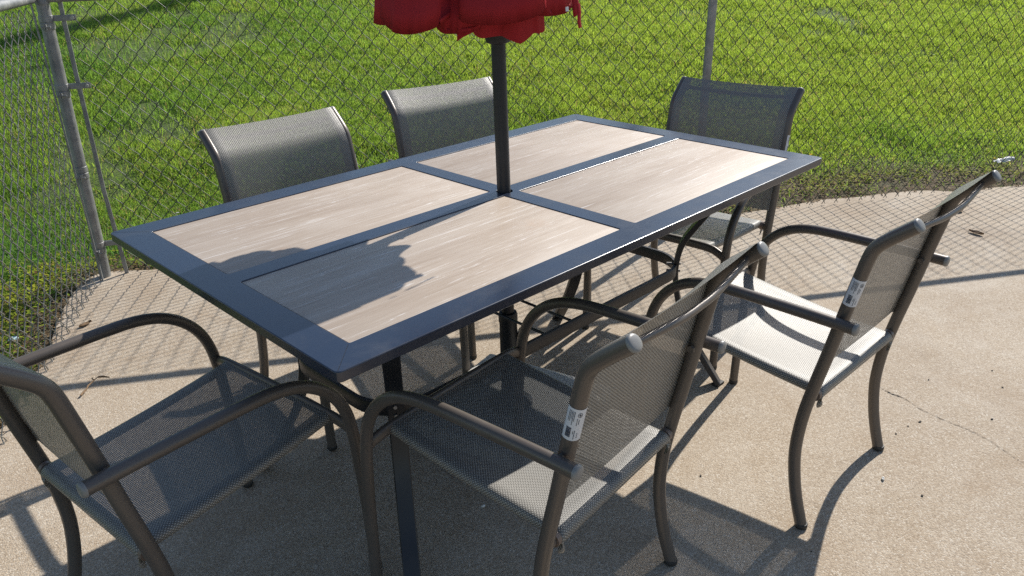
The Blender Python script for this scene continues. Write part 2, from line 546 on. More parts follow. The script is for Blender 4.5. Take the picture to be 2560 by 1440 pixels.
EDGE = [(-1.02, 1.357), (-0.954, 1.462), (-0.89, 1.565), (-0.832, 1.688), (-0.76, 1.85), (-0.681, 2.002), (-0.601, 2.126), (-0.50, 2.235),
        (-0.40, 2.225), (-0.27, 2.10), (0.1, 1.86), (0.6, 1.53), (1.1, 1.21), (1.6, 0.875), (2.086, 0.553), (2.384, 0.391), (2.556, 0.317),
        (2.705, 0.262), (2.888, 0.128), (3.102, 0.012), (3.253, -0.126), (3.335, -0.245), (3.522, -0.358), (3.694, -0.475)]
def make_slab():
    pts = [np.array(p) for p in EDGE]
    pts = [pts[0] + np.array(LD) * k for k in (7, 3, 1.2, 0.5)] + pts + [pts[-1] + np.array(FD) * k for k in (0.6, 1.5, 3.5, 9)]
    fine = crom([tuple(p) for p in pts], 10)
    rr = random.Random(3)
    edge = []
    for i, (x, y) in enumerate(fine):
        j = 0.010 * (float(vnoise(x, y, 9, 9)) - 0.5) + 0.012 * (float(vnoise(x, y, 8, 2.5)) - 0.5)
        edge.append((x + FN[0] * j, y + FN[1] * j))
    b = MB()
    far = Vector((-3.0, -9.0))
    top = [(x, y, 0.0) for x, y in edge]
    rim = [(x + 0.006 * FN[0], y + 0.006 * FN[1], -0.006) for x, y in edge]
    bot = [(x + 0.010 * FN[0], y + 0.010 * FN[1], -0.12) for x, y in edge]
    n = len(edge)
    V = top + rim + bot
    F = []
    for i in range(n - 1):
        F.append((i, i + 1, n + i + 1, n + i)); F.append((n + i, n + i + 1, 2 * n + i + 1, 2 * n + i))
    V += [(edge[-1][0] - 4, edge[-1][1] - 11, 0.0), (edge[0][0] + 1, edge[0][1] - 9, 0.0)]
    F.append(tuple(range(n - 1, -1, -1)) + (3 * n + 1, 3 * n))
    b.add(V, F)
    me = b.mesh('concrete_slab')
    bm = bmesh.new(); bm.from_mesh(me); bmesh.ops.recalc_face_normals(bm, faces=bm.faces)
    bmesh.ops.triangulate(bm, faces=[f for f in bm.faces if len(f.verts) > 4]); bm.to_mesh(me); bm.free()
    o = link('concrete_slab', me, M['concrete'])
    tag(o, 'pale brown exposed aggregate concrete slab under the table', kind='structure')
    # crack
    pts = [(0.99, -0.70), (0.965, -0.76), (0.951, -0.8), (0.947, -0.846), (0.917, -0.918), (0.905, -0.993), (0.901, -1.051), (0.886, -1.11), (0.849, -1.183), (0.831, -1.219), (0.80, -1.30), (0.75, -1.42)]
    cp = crom(pts, 8)
    V, F = [], []
    for i, (x, y) in enumerate(cp):
        t = i / (len(cp) - 1)
        w = (0.0004 + 0.0010 * rr.random()) * min(1, 6 * t + 0.2)
        if 14 < i < 22: w += 0.0022 * rr.random()
        jx = (rr.random() - 0.5) * 0.005
        V += [(x + jx - w, y, 0.0016), (x + jx + w, y + 0.001, 0.0016)]
        if i: F.append((2 * i - 2, 2 * i - 1, 2 * i + 1, 2 * i))
    b = MB(); b.add(V, F)
    b.build('crack', M['crack'], o)
    return o
SLAB = make_slab()

# ------------------------------------------------------------------ chain link fences
PITCH, PV = 0.0755, 0.0860
def chain_mesh(length, t0, height, z0, origin, dirv, nrm, off, seed, r=0.0017):
    """interlocked zig-zag wires: returns MB in world coords"""
    b = MB()
    rr = random.Random(seed)
    o = np.array([*origin, 0.0]); d = np.array([*dirv, 0.0]); nn = np.array([*nrm, 0.0])
    n = int((length - t0) / (PITCH / 2)) + 1
    nz = int(round(height / (PV / 2)))
    for i in range(n):
        base = t0 + i * PITCH / 2
        pts = []
        wob = (rr.random() - 0.5) * 0.006
        for k in range(nz + 1):
            sg = 1 if ((k + i) % 2) else -1
            s = base + sg * PITCH / 4 * 1.02
            z = z0 + k * PV / 2
            # hook at the node: two close points on opposite faces of the fabric
            dep = 0.0046 * sg
            j = (float(vnoise(s, z, 21, 3.0)) - 0.5) * 0.010 + wob * math.sin(k * 0.7)
            bow = 0.02 * (float(vnoise(s * 0.6, z, 22, 1.0)) - 0.5)
            for dz, ds, dd in ((-0.0065, -0.0035 * sg, -0.55), (0.0, 0.0016 * sg, 0.6), (0.0065, -0.0035 * sg, 1.0)):
                if (k == 0 and dz < 0) or (k == nz and dz > 0): continue
                p = o + d * (s + ds + j) + nn * (off + bow + dep * dd) + np.array([0, 0, z + dz])
                pts.append(tuple(p))
            if k == 0:      # twisted barb at the bottom
                q = o + d * (s + 0.010 * sg) + nn * (off + bow - 0.004) + np.array([0, 0, z - 0.016])
                pts.insert(0, tuple(q))
        b.tube(pts, r, n=5, cap=False)
    return b

RAILZ = 1.205
def make_fence():
    f = empty('chain_link_fence', (POST[0], POST[1], 0))
    tag(f, 'long galvanised chain link fence run along the lawn behind the table', 'fence')
    inv = Matrix.Translation((-POST[0], -POST[1], 0))
    def put(b, name, mat, par=f, ang=40):
        b.v = [tuple(inv @ Vector(p)) for p in b.v]
        return b.build(name, mat, par, ang)
    def at(t, z=0.0, out=0.0):
        p = POST + FD * t + FN * out
        return (float(p[0]), float(p[1]), float(z))
    # corner post, leaning very slightly, with cap
    b = MB(); lean = FD * 0.028
    b.tube([at(0, -0.05), (POST[0] + lean[0], POST[1] + lean[1], 1.20)], 0.0245, 24)
    post = put(b, 'post', M['galv'])
    b = MB(); b.lathe([(0.027, -0.03), (0.028, 0.0), (0.024, 0.018), (0.012, 0.03), (0.001, 0.034)], 20, (POST[0] + lean[0], POST[1] + lean[1], 1.21)); put(b, 'post_cap', M['galv'])
    # line posts
    for t in (2.895, 5.92):
        b = MB(); b.tube([at(t, -0.05, -0.005), at(t + 0.012, 1.19, -0.005)], 0.0205, 20)
        po = put(b, 'post', M['galv'])
        b = MB()
        b.tube([at(t + 0.012, 1.17, -0.005), at(t + 0.012, 1.20, -0.003), at(t + 0.012, 1.23, 0)], [0.023, 0.024, 0.014], 16)
        put(b, 'loop_cap', M['galv'])
    # top rail
    b = MB(); b.tube([at(-0.0, RAILZ), at(3, RAILZ + 0.004), at(9.5, RAILZ)], 0.0195, 18); put(b, 'top_rail', M['galv'])
    # tension bar and bands
    tb = 0.079
    b = MB(); b.bar([at(tb + 0.012, 0.0, 0.012), at(tb, 0.4, 0.012), at(tb + 0.004, 0.9, 0.012), at(tb + 0.010, 1.19, 0.012)], (FD[0], FD[1], 0), 0.0085, 0.003)
    put(b, 'tension_bar', M['galv'])
    for z, ear in ((0.155, 1), (0.505, 0), (0.855, 1), (1.125, 1)):
        l0 = lean * (z / 1.2)
        c = (POST[0] + l0[0], POST[1] + l0[1], z)
        b = MB()
        prof = [(0.0262, -0.012), (0.0272, -0.011), (0.0272, 0.011), (0.0262, 0.012)]
        b.lathe(prof, 28, c)
        if ear:
            for sgn in (-1, 1):
                e0 = np.array(c[:2]) + FD * 0.020 + FN * (0.004 * sgn + 0.006); e1 = np.array(c[:2]) + FD * (tb + 0.030) + FN * (0.004 * sgn + 0.010)
                b.bar([(*e0, z), (*e1, z)], (0, 0, 1), 0.0115, 0.0013)
        band = put(b, 'tension_band', M['galv'])
        if ear:
            e = np.array(c[:2]) + FD * (tb + 0.020) + FN * 0.010
            b = MB(); b.tube([(*(e - FN * 0.015), z), (*(e + FN * 0.016), z)], 0.0042, 8)
            b.tube([(*(e - FN * 0.018), z), (*(e - FN * 0.011), z)], 0.0078, 6)
            put(b, 'bolt', M['steel'])
        if z < 1.2:       # second strap that carries the short run
            b = MB(); c2 = (c[0], c[1], z - 0.028)
            b.lathe(prof, 28, c2)
            for sgn in (-1, 1):
                e0 = np.array(c[:2]) + LD * 0.020 + LN * (0.003 * sgn - 0.004); e1 = np.array(c[:2]) + LD * 0.052 + LN * (0.003 * sgn - 0.004)
                b.bar([(*e0, z - 0.028), (*e1, z - 0.028)], (0, 0, 1), 0.011, 0.0013)
            e = np.array(c[:2]) + LD * 0.045
            b.tube([(*(e - LN * 0.022), z - 0.028), (*(e + LN * 0.012), z - 0.028)], 0.004, 8)
            put(b, 'tension_band', M['galv'])
    b = chain_mesh(8.6, tb + 0.045, 1.165, 0.022, POST, FD, FN, 0.024, 5)
    m = put(b, 'wire_mesh', M['wire'], ang=180)
    m['kind'] = 'stuff'
    # wire ties on rail and post
    for k in range(9):
        b = MB()
        t = 0.4 + k * 0.62
        ring = [at(t + 0.004 * math.sin(a), RAILZ + 0.0225 * math.cos(a), 0.0225 * math.sin(a) + 0.002) for a in np.linspace(0, 2 * math.pi, 12)]
        b.tube(ring, 0.0017, 5); put(b, 'wire_tie', M['wire'])

    g = empty('chain_link_fence', (POST[0], POST[1], 0))
    tag(g, 'short galvanised chain link fence run seen almost edge-on beside the corner post', 'fence')
    def al(t, z=0.0, out=0.0):
        p = POST + LD * t + LN * out
        return (float(p[0]), float(p[1]), float(z))
    b = MB(); b.tube([al(0.03, RAILZ), al(3.2, RAILZ)], 0.0195, 18); put(b, 'top_rail', M['galv'], g)
    b = MB(); b.bar([al(0.050, 0.0), al(0.050, 1.19)], (LD[0], LD[1], 0), 0.007, 0.0025); put(b, 'tension_bar', M['galv'], g)
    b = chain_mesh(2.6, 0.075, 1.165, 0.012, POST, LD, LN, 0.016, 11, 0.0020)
    m = put(b, 'wire_mesh', M['wirelit'], g, 180); m['kind'] = 'stuff'
    b = MB(); b.tube([al(2.75, -0.05), al(2.75, 1.2)], 0.0205, 18); put(b, 'post', M['galv'], g)
make_fence()

# ------------------------------------------------------------------ table
TL, TW, WO, WC = 1.7549, 1.0, 0.0748, 0.0566
def make_table():
    t = empty('patio_table', (0, 0, 0))
    tag(t, 'long patio table with four pale wood-look panels in a dark blue-grey frame', 'table')
    hx, hy = TL / 2, TW / 2
    TH = 0.0225
    def rrect(x0, x1, y0, y1, r, n=5):
        out = []
        for cx, cy, a0 in ((x1 - r, y1 - r, 0), (x0 + r, y1 - r, 90), (x0 + r, y0 + r, 180), (x1 - r, y0 + r, 270)):
            for k in range(n + 1):
                a = R_(a0 + 90 * k / n); out.append((cx + r * math.cos(a), cy + r * math.sin(a)))
        return out
    # frame plate: outer loop with four holes, rounded lips
    holes = []
    ix, iy = hx - WO, hy - WO
    for qx in (-1, 1):
        for qy in (-1, 1):
            x0, x1 = sorted((qx * WC / 2, qx * ix)); y0, y1 = sorted((qy * WC / 2, qy * iy))
            holes.append((x0, x1, y0, y1))
    bm = bmesh.new()
    loops = []
    def loop(pts, z):
        vs_ = [bm.verts.new((x, y, z)) for x, y in pts]
        es = [bm.edges.new((vs_[i], vs_[(i + 1) % len(vs_)])) for i in range(len(vs_))]
        return vs_, es
    e_all = []
    lip = 0.0022
    ov, oe = loop(rrect(-hx + lip, hx - lip, -hy + lip, hy - lip, 0.010), H); e_all += oe
    hv = []
    for x0, x1, y0, y1 in holes:
        v_, e_ = loop(rrect(x0 - lip * .6, x1 + lip * .6, y0 - lip * .6, y1 + lip * .6, 0.006), H); e_all += e_; hv.append(v_)
    pv, pe = loop([(0.0235 * math.cos(a), 0.0235 * math.sin(a)) for a in np.linspace(0, 2 * math.pi, 33)[:-1]], H); e_all += pe
    res = bmesh.ops.triangle_fill(bm, use_beauty=True, use_dissolve=False, edges=e_all)
    bad = [f for f in bm.faces if any(x0 < f.calc_center_median().x < x1 and y0 < f.calc_center_median().y < y1 for x0, x1, y0, y1 in holes) or f.calc_center_median().to_2d().length < 0.021]
    bmesh.ops.delete(bm, geom=bad, context='FACES_ONLY')
    def skirt(prev, rings):
        for pts, z in rings:
            nv = [bm.verts.new((x, y, z)) for x, y in pts]
            for i in range(len(nv)):
                j = (i + 1) % len(nv)
                bm.faces.new((prev[i], prev[j], nv[j], nv[i]))
            prev = nv
    skirt(ov, [(rrect(-hx + lip * .3, hx - lip * .3, -hy + lip * .3, hy - lip * .3, 0.0115), H - lip * .3), (rrect(-hx, hx, -hy, hy, 0.012), H - lip),
               (rrect(-hx, hx, -hy, hy, 0.012), H - TH + 0.003), (rrect(-hx + .003, hx - .003, -hy + .003, hy - .003, 0.010), H - TH), (rrect(-hx + 0.03, hx - 0.03, -hy + 0.03, hy - 0.03, 0.008), H - TH)])
    for v_, (x0, x1, y0, y1) in zip(hv, holes):
        skirt(v_, [(rrect(x0 - lip * .15, x1 + lip * .15, y0 - lip * .15, y1 + lip * .15, 0.0055), H - lip * .3), (rrect(x0, x1, y0, y1, 0.005), H - lip * .9), (rrect(x0, x1, y0, y1, 0.005), H - 0.012)])
    skirt(pv, [([(0.0228 * math.cos(a), 0.0228 * math.sin(a)) for a in np.linspace(0, 2 * math.pi, 33)[:-1]], H - 0.001), ([(0.0228 * math.cos(a), 0.0228 * math.sin(a)) for a in np.linspace(0, 2 * math.pi, 33)[:-1]], H - 0.02)])
    bmesh.ops.recalc_face_normals(bm, faces=bm.faces)
    for f_ in bm.faces: f_.smooth = f_.calc_area() < 0.012 and abs(f_.normal.z) < 0.985 and abs(f_.normal.z) > 0.02
    me = D.meshes.new('top_frame'); bm.to_mesh(me); bm.free()
    fr = link('top_frame', me, M['navy'], t)
    # support ledge below the panels
    b = MB()
    for x0, x1, y0, y1 in holes:
        b.box(x0 - 0.004, x1 + 0.004, y0 - 0.004, y1 + 0.004, H - 0.0160, H - 0.0125)
    b.build('panel_tray', M['navyleg'], t)
    # mitre seams at the corners, fine dark lines
    b = MB()
    for sx in (-1, 1):
        for sy in (-1, 1):
            p0 = Vector((sx * (ix + 0.004), sy * (iy + 0.004), H + 0.0004)); p1 = Vector((sx * (hx - 0.006), sy * (hy - 0.006), H + 0.0004))
            d = (p1 - p0).normalized(); w = Vector((-d.y, d.x, 0)) * 0.0005
            b = MB(); b.add([p0 - w, p1 - w, p1 + w, p0 + w], [(0, 1, 2, 3)])
            b.build('mitre_seam', M['navyleg'], fr)
    # four panels, a little below the frame with a dark gap round them
    for k, (x0, x1, y0, y1) in enumerate(holes):
        g = 0.0016
        b = MB(); b.box(x0 + g, x1 - g, y0 + g, y1 - g, H - 0.012, H - 0.0018)
        b.build('panel', M['tile'], t, 30, 0.0012)
    # oval stretcher ring
    zr = H - 0.350
    ax, ay, rc = 0.61, 0.228, 0.125
    ring = []
    for cx, cy, a0 in ((ax - rc, ay - rc, 0), (-ax + rc, ay - rc, 90), (-ax + rc, -ay + rc, 180), (ax - rc, -ay + rc, 270)):
        for k in range(9):
            a = R_(a0 + 90 * k / 8); ring.append((cx + rc * math.cos(a), cy + rc * math.sin(a), zr))
    ring.append(ring[0]); ring.append(ring[1])
    b = MB(); b.bar(ring, (0, 0, 1), 0.0185, 0.006); b.build('stretcher_ring', M['navyleg'], t)
    # thin cross rods that carry the pole guide
    b = MB()
    b.tube([(0.055, 0.222, zr - 0.004), (0.055, -0.222, zr - 0.004)], 0.0042, 8)
    b.build('cross_rod', M['navyleg'], t)
    b = MB()
    b.tube([(-0.055, 0.222, zr - 0.004), (-0.055, -0.222, zr - 0.004)], 0.0042, 8)
    b.build('cross_rod', M['navyleg'], t)
    # four bowed flat legs
    for sx in (-1, 1):
        for sy in (-1, 1):
            m0 = (0.566, 0.203); e0 = (0.672, 0.356) if sx < 0 else (0.622, 0.362)
            bow = [(1.05, H - 0.024), (0.80, H - 0.085), (0.40, H - 0.180), (0.10, H - 0.262), (0.0, H - 0.345), (0.04, H - 0.430), (0.20, H - 0.520), (0.50, H - 0.620), (0.82, H - 0.700), (1.0, 0.004)]
            pts = crom([(sx * (m0[0] + (e0[0] - m0[0]) * k_), sy * (m0[1] + (e0[1] - m0[1]) * k_), z) for k_, z in bow], 5)
            b = MB(); b.bar(pts, (sx * 0.84, -sy * 0.54, 0), 0.0205, 0.0085)
            lg = b.build('leg', M['navyleg'], t)
            b = MB(); b.box(sx * e0[0] - 0.020, sx * e0[0] + 0.020, sy * e0[1] - 0.011, sy * e0[1] + 0.011, 0.0, 0.008)
            b.build('foot_pad', M['rubber'], lg)
            for dz in (-0.012, 0.012):
                b = MB(); b.tube([(sx * 0.548, sy * 0.178, zr + dz), (sx * 0.575, sy * 0.214, zr + dz)], 0.0045, 10)
                b.build('bolt', M['steel'], lg)
    return t
make_table()

# ------------------------------------------------------------------ chairs
S = 1.0218
def sc(pts): return [tuple(c * S for c in p) for p in pts]
UP = sc([(-.240, 0.004), (-.217, .08), (-.203, .15), (-.197, .22), (-.203, .31), (-.219, .40), (-.240, .50), (-.262, .61), (-.281, .70), (-.2925, .748), (-.304, .770), (-.323, .789), (-.349, .811), (-.375, .832)])
AR = sc([(-.302, .588), (-.2, .589), (-.1, .589), (0, .588), (.06, .584), (.11, .572), (.155, .548), (.193, .510), (.218, .462), (.231, .40), (.239, .31), (.245, .2), (.250, .004)])
WU, WA, WS = .226 * S, .258 * S, .200 * S
RU, RA = .0150, .0136

def path_at(path, z):
    for (a, b) in zip(path[:-1], path[1:]):
        if min(a[1], b[1]) <= z <= max(a[1], b[1]) and a[1] != b[1]:
            t = (z - a[1]) / (b[1] - a[1]); return a[0] + t * (b[0] - a[0])
    return path[-1][0]

UPF, ARF = crom(UP, 6), crom(AR, 6)

def set_uv(me, uvs):
    uvl = me.uv_layers.new(name='UVMap')
    for lp in me.loops:
        uvl.data[lp.index].uv = uvs[lp.vertex_index]

def sling_seat():
    """seat fabric: sags between the side rails, rolls over the rails at both sides and at the back"""
    r = 0.0135
    uf, zf, ur, zr = .222 * S, .430 * S, -.214 * S, .383 * S
    flat = WS - r
    lat = []
    for k in range(19): lat.append(('f', -flat + 2 * flat * k / 18))
    arcs = [R_(a) for a in (30, 60, 90, 125, 160)]
    cols = [(-flat - r * math.sin(a), -r * (1 - math.cos(a)), -flat - r * a) for a in reversed(arcs)] + [(v, 0.0, v) for _, v in lat] + [(flat + r * math.sin(a), -r * (1 - math.cos(a)), flat + r * a) for a in arcs]
    lon = []
    L = math.hypot(uf - ur, zf - zr)
    dx, dz = (ur - uf) / L, (zr - zf) / L
    for k in range(25):
        s = L * k / 24; lon.append((uf + dx * s, zf + dz * s, s, s / L))
    rb = 0.017
    nx, nz = -dz * -1, 0
    for a in (25, 50, 75, 100, 130, 160):
        a_ = R_(a)
        lon.append((ur - rb * math.sin(a_), zr - rb * (1 - math.cos(a_)), L + rb * a_, 1.0))
    rows, uvs = [], []
    for (u, z, s, t) in lon:
        row = []
        for (v, dzv, uvx) in cols:
            sag = -0.016 * math.sin(math.pi * min(1, t)) ** 0.8 * (0.35 + 0.65 * max(0, 1 - (v / flat) ** 2)) if abs(v) < flat else -0.016 * math.sin(math.pi * min(1, t)) ** 0.8 * 0.35
            row.append((u, v, z + sag + dzv))
            uvs.append((uvx, s))
        rows.append(row)
    b = MB(); b.grid(rows)
    me = b.mesh('seat_sling'); smooth(me); set_uv(me, uvs)
    return me

def sling_back():
    zs = np.linspace(.425 * S, .838 * S, 34)
    W = WU + 0.011
    vsn = np.linspace(-W, W, 23)
    # path in (u,z) along the upright, shifted to its front
    rows, uvs = [], []
    s = 0.0; prev = None
    pts = [(p[0], p[1]) for p in UPF if .425 * S <= p[1]]
    pts = [(path_at(UPF, .425 * S), .425 * S)] + pts
    for i, (u, z) in enumerate(pts):
        a = pts[max(0, i - 1)]; c = pts[min(len(pts) - 1, i + 1)]
        tx, tz = c[0] - a[0], c[1] - a[1]; l = math.hypot(tx, tz); nx, nz = tz / l, -tx / l
        if prev: s += math.hypot(u - prev[0], z - prev[1])
        prev = (u, z)
        t = i / (len(pts) - 1)
        row = []
        for v in vsn:
            q = 1 - (v / W) ** 2
            e = abs(v) / W
            offn = RU * 1.12 - 0.012 * q * math.sin(math.pi * min(1, 0.12 + 0.8 * t)) - 0.007 * max(0, (e - 0.95) / 0.05) ** 2
            sagz = -0.004 * q * t
            row.append((u + nx * offn, v, z + nz * offn + sagz)); uvs.append((v * .90, s))
        rows.append(row)
    b = MB(); b.grid(rows)
    me = b.mesh('back_sling'); smooth(me); set_uv(me, uvs)
    return me

def label_parts(parent_for):
    """paper sticker wrapped round the left upright with logo ring, text lines and barcode"""
    z0, z1 = .628 * S, .692 * S
    u0, u1 = path_at(UPF, z0), path_at(UPF, z1)
    A = Vector((u0, WU, z0)); B = Vector((u1, WU, z1)); T = (B - A).normalized(); Ln = (B - A).length
    out = Vector((-0.55, 0.835, 0)); out = (out - T * out.dot(T)).normalized(); side = T.cross(out)
    span = R_(78)
    def P(x, y, r):       # x in -1..1 round the tube, y in 0..1 along it
        a = x * span
        return A + T * (y * Ln) + (out * math.cos(a) + side * math.sin(a)) * r
    b = MB(); rows = [[P(-1 + 2 * k / 18, y, RU + 0.0005) for k in range(19)] for y in (0, .25, .5, .75, 1)]
    b.grid([[tuple(p) for p in r] for r in rows])
    paper = b.mesh('barcode_label'); smooth(paper)
    b = MB(); rr = random.Random(2)
    def q(x0, x1, y0, y1, n=1):
        n = max(1, int(abs(x1 - x0) / 0.12))
        for k in range(n):
            xa, xb = x0 + (x1 - x0) * k / n, x0 + (x1 - x0) * (k + 1) / n
            b.add([tuple(P(x, y, RU + 0.0009)) for x, y in ((xa, y0), (xb, y0), (xb, y1), (xa, y1))], [(0, 1, 2, 3)])
    # text columns run along the tube
    for x, y0, y1 in ((-.62, .60, .93), (-.50, .58, .93), (-.38, .66, .93), (-.27, .50, .92), (-.16, .62, .92), (.12, .50, .72), (.27, .54, .70), (.10, .06, .34), (-.02, .22, .32), (.34, .10, .26)):
        y = y0
        while y < y1:
            w = 0.012 + 0.03 * rr.random(); q(x, x + 0.055, y, min(y + w, y1)); y += w + 0.008
    # logo ring
    cx, cy = .30, .83
    for k in range(18):
        a0, a1 = 2 * math.pi * k / 18, 2 * math.pi * (k + 1) / 18
        pts = [(cx + ro * .19 * math.cos(a), cy + ro * .075 * math.sin(a)) for a, ro in ((a0, 1), (a1, 1), (a1, .80), (a0, .80))]
        b.add([tuple(P(x, y, RU + 0.0009)) for x, y in pts], [(0, 1, 2, 3)])
    q(cx - .1, cx + .1, cy - .012, cy + .012); q(cx - .03, cx + .03, cy - .045, cy + .045)
    # barcode
    y = .10
    while y < .40:
        w = rr.choice((.006, .010, .016)); q(-.60, -.16, y, y + w); y += w + rr.choice((.004, .007))
    ink = b.mesh('label_print')
    return paper, ink

def make_chair_meshes():
    parts = []     # (name, mesh, material, parent_index)
    def mesh_of(b, name, ang=40):
        me = b.mesh(name); sharp_by_angle(me, ang); return me
    for s in (1, -1):
        b = MB(); b.tube([(u, s * WU, z) for u, z in UPF], RU, 18, up=(0, 1, 0)); i = len(parts)
        parts.append(('back_upright', mesh_of(b, 'back_upright'), M['chair'], None))
        e = Vector((UPF[-1][0], s * WU, UPF[-1][1])); d = (e - Vector((UPF[-3][0], s * WU, UPF[-3][1]))).normalized()
        b = MB(); b.tube([e - d * .003, e + d * .001, e + d * .0028, e + d * .0042, e + d * .0048], [RU + .0003, RU + .0004, RU * .95, RU * .72, RU * .28], 18)
        parts.append(('end_cap', mesh_of(b, 'end_cap', 60), M['cap'], i))
        b = MB(); b.lathe([(RU * .9, 0), (RU + .001, .003), (RU + .001, .012), (RU, .014)], 16, (UPF[0][0], s * WU, 0)); parts.append(('foot_glide', mesh_of(b, 'foot_glide'), M['rubber'], i))
        if s == 1:
            pa, ik = label_parts(None)
            j = len(parts); parts.append(('barcode_label', pa, M['paper'], i)); parts.append(('label_print', ik, M['ink'], i))
        b = MB(); b.tube([(u, s * WA, z) for u, z in ARF], RA, 18, up=(0, 1, 0)); i = len(parts)
        parts.append(('armrest', mesh_of(b, 'armrest'), M['chair'], None))
        e = Vector((ARF[0][0], s * WA, ARF[0][1]))
        b = MB(); b.tube([e + Vector((.004, 0, 0)), e, e + Vector((-.003, 0, 0)), e + Vector((-.0045, 0, 0))], [RA + .0007, RA + .0008, RA * .92, RA * .55], 18)
        parts.append(('end_cap', mesh_of(b, 'end_cap', 60), M['cap'], i))
        b = MB(); b.lathe([(RA * .9, 0), (RA + .001, .003), (RA + .001, .012), (RA, .014)], 16, (ARF[-1][0], s * WA, 0)); parts.append(('foot_glide', mesh_of(b, 'foot_glide'), M['rubber'], i))
        # bolt joining arm and upright
        zb = .588 * S; ub = path_at(UPF, zb)
        b = MB(); b.tube([(ub, s * (WU - .020), zb + .004), (ub, s * (WA), zb + .002)], .0052, 10); b.tube([(ub, s * (WU - .024), zb + .004), (ub, s * (WU - .017), zb + .004)], .0085, 6)
        parts.append(('bolt', mesh_of(b, 'bolt'), M['chair'], i))
        # side rail inside the rolled edge of the seat
        b = MB(); b.tube([(.218 * S, s * (WS - .0135), .4145 * S), (0, s * (WS - .0135), .389 * S), (-.218 * S, s * (WS - .0135), .365 * S)], .0095, 10)
        parts.append(('side_rail', mesh_of(b, 'side_rail'), M['chair'], None))
        b = MB(); b.tube([(-.2140 * S, s * (WS - .002), .3663 * S), (-.2140 * S, s * (WS + .009), .3663 * S)], .0158, 16)
        parts.append(('rail_clip', mesh_of(b, 'rail_clip'), M['clip'], None))
    # rails
    fr = crom([(.236 * S, -WA, .398 * S), (.231 * S, -.232 * S, .410 * S), (.2265 * S, -.195 * S, .419 * S), (.225 * S, -.1 * S, .4225 * S), (.225 * S, 0, .423 * S), (.225 * S, .1 * S, .4225 * S), (.2265 * S, .195 * S, .419 * S), (.231 * S, .232 * S, .410 * S), (.236 * S, WA, .398 * S)], 5)
    b = MB(); b.tube(fr, 0.012, 14, up=(0, 0, 1), flat=(0.0145, 0.0095)); parts.append(('front_rail', mesh_of(b, 'front_rail'), M['chair'], None))
    b = MB(); b.tube([(-.2140 * S, -WU, .3663 * S), (-.2140 * S, WU, .3663 * S)], .0115, 14); parts.append(('rear_rail', mesh_of(b, 'rear_rail'), M['chair'], None))
    ut, zt = path_at(UPF, .812 * S), .812 * S
    tr = crom([(ut, -WU, zt), (ut - .006, -.16 * S, zt - .006), (ut - .015, -.06 * S, zt - .011), (ut - .016, 0, zt - .012), (ut - .015, .06 * S, zt - .011), (ut - .006, .16 * S, zt - .006), (ut, WU, zt)], 5)
    b = MB(); b.tube(tr, 0.009, 12, up=(0, 0, 1), flat=(0.0075, 0.0070)); parts.append(('top_rail', mesh_of(b, 'top_rail'), M['chair'], None))
    parts.append(('seat_sling', sling_seat(), M['sling'], None))
    parts.append(('back_sling', sling_back(), M['sling'], None))
    return parts
CHAIR = make_chair_meshes()

def place_chair(x, y, a, label):
    c = empty('patio_chair', (x, y, 0), a)
    tag(c, label, 'chair', 'sling patio chairs round the table')
    objs = []
    for name, me, mat, par in CHAIR:
        objs.append(link(name, me, mat, c if par is None else objs[par]))
    return c
CH = {
    'M': ((-0.4248, -0.4988), 1.6718, 'patio chair at the long side with seat half in shade and sticker on its back'),
    'R': ((0.3978, -0.6447), 1.555, 'patio chair standing clear on sunlit concrete, seat fully lit, seen from behind'),
    'E': ((-0.9607, 0.0165), 0.1166, 'shaded patio chair at the table end, cut off by the left picture edge'),
    'Z': ((0.9235, -0.0005), 3.2583, 'patio chair at the far table end, its back before the thin fence post'),
    'F': ((-0.2037, 0.5272), -1.6087, 'patio chair on the fence side of the table, nearest the corner fence post'),
    'G': ((0.4919, 0.5749), -1.7721, 'patio chair on the fence side, its back partly hidden by the umbrella pole'),
}
for k, ((x, y), a, lab) in CH.items():
    place_chair(x, y, a, lab)

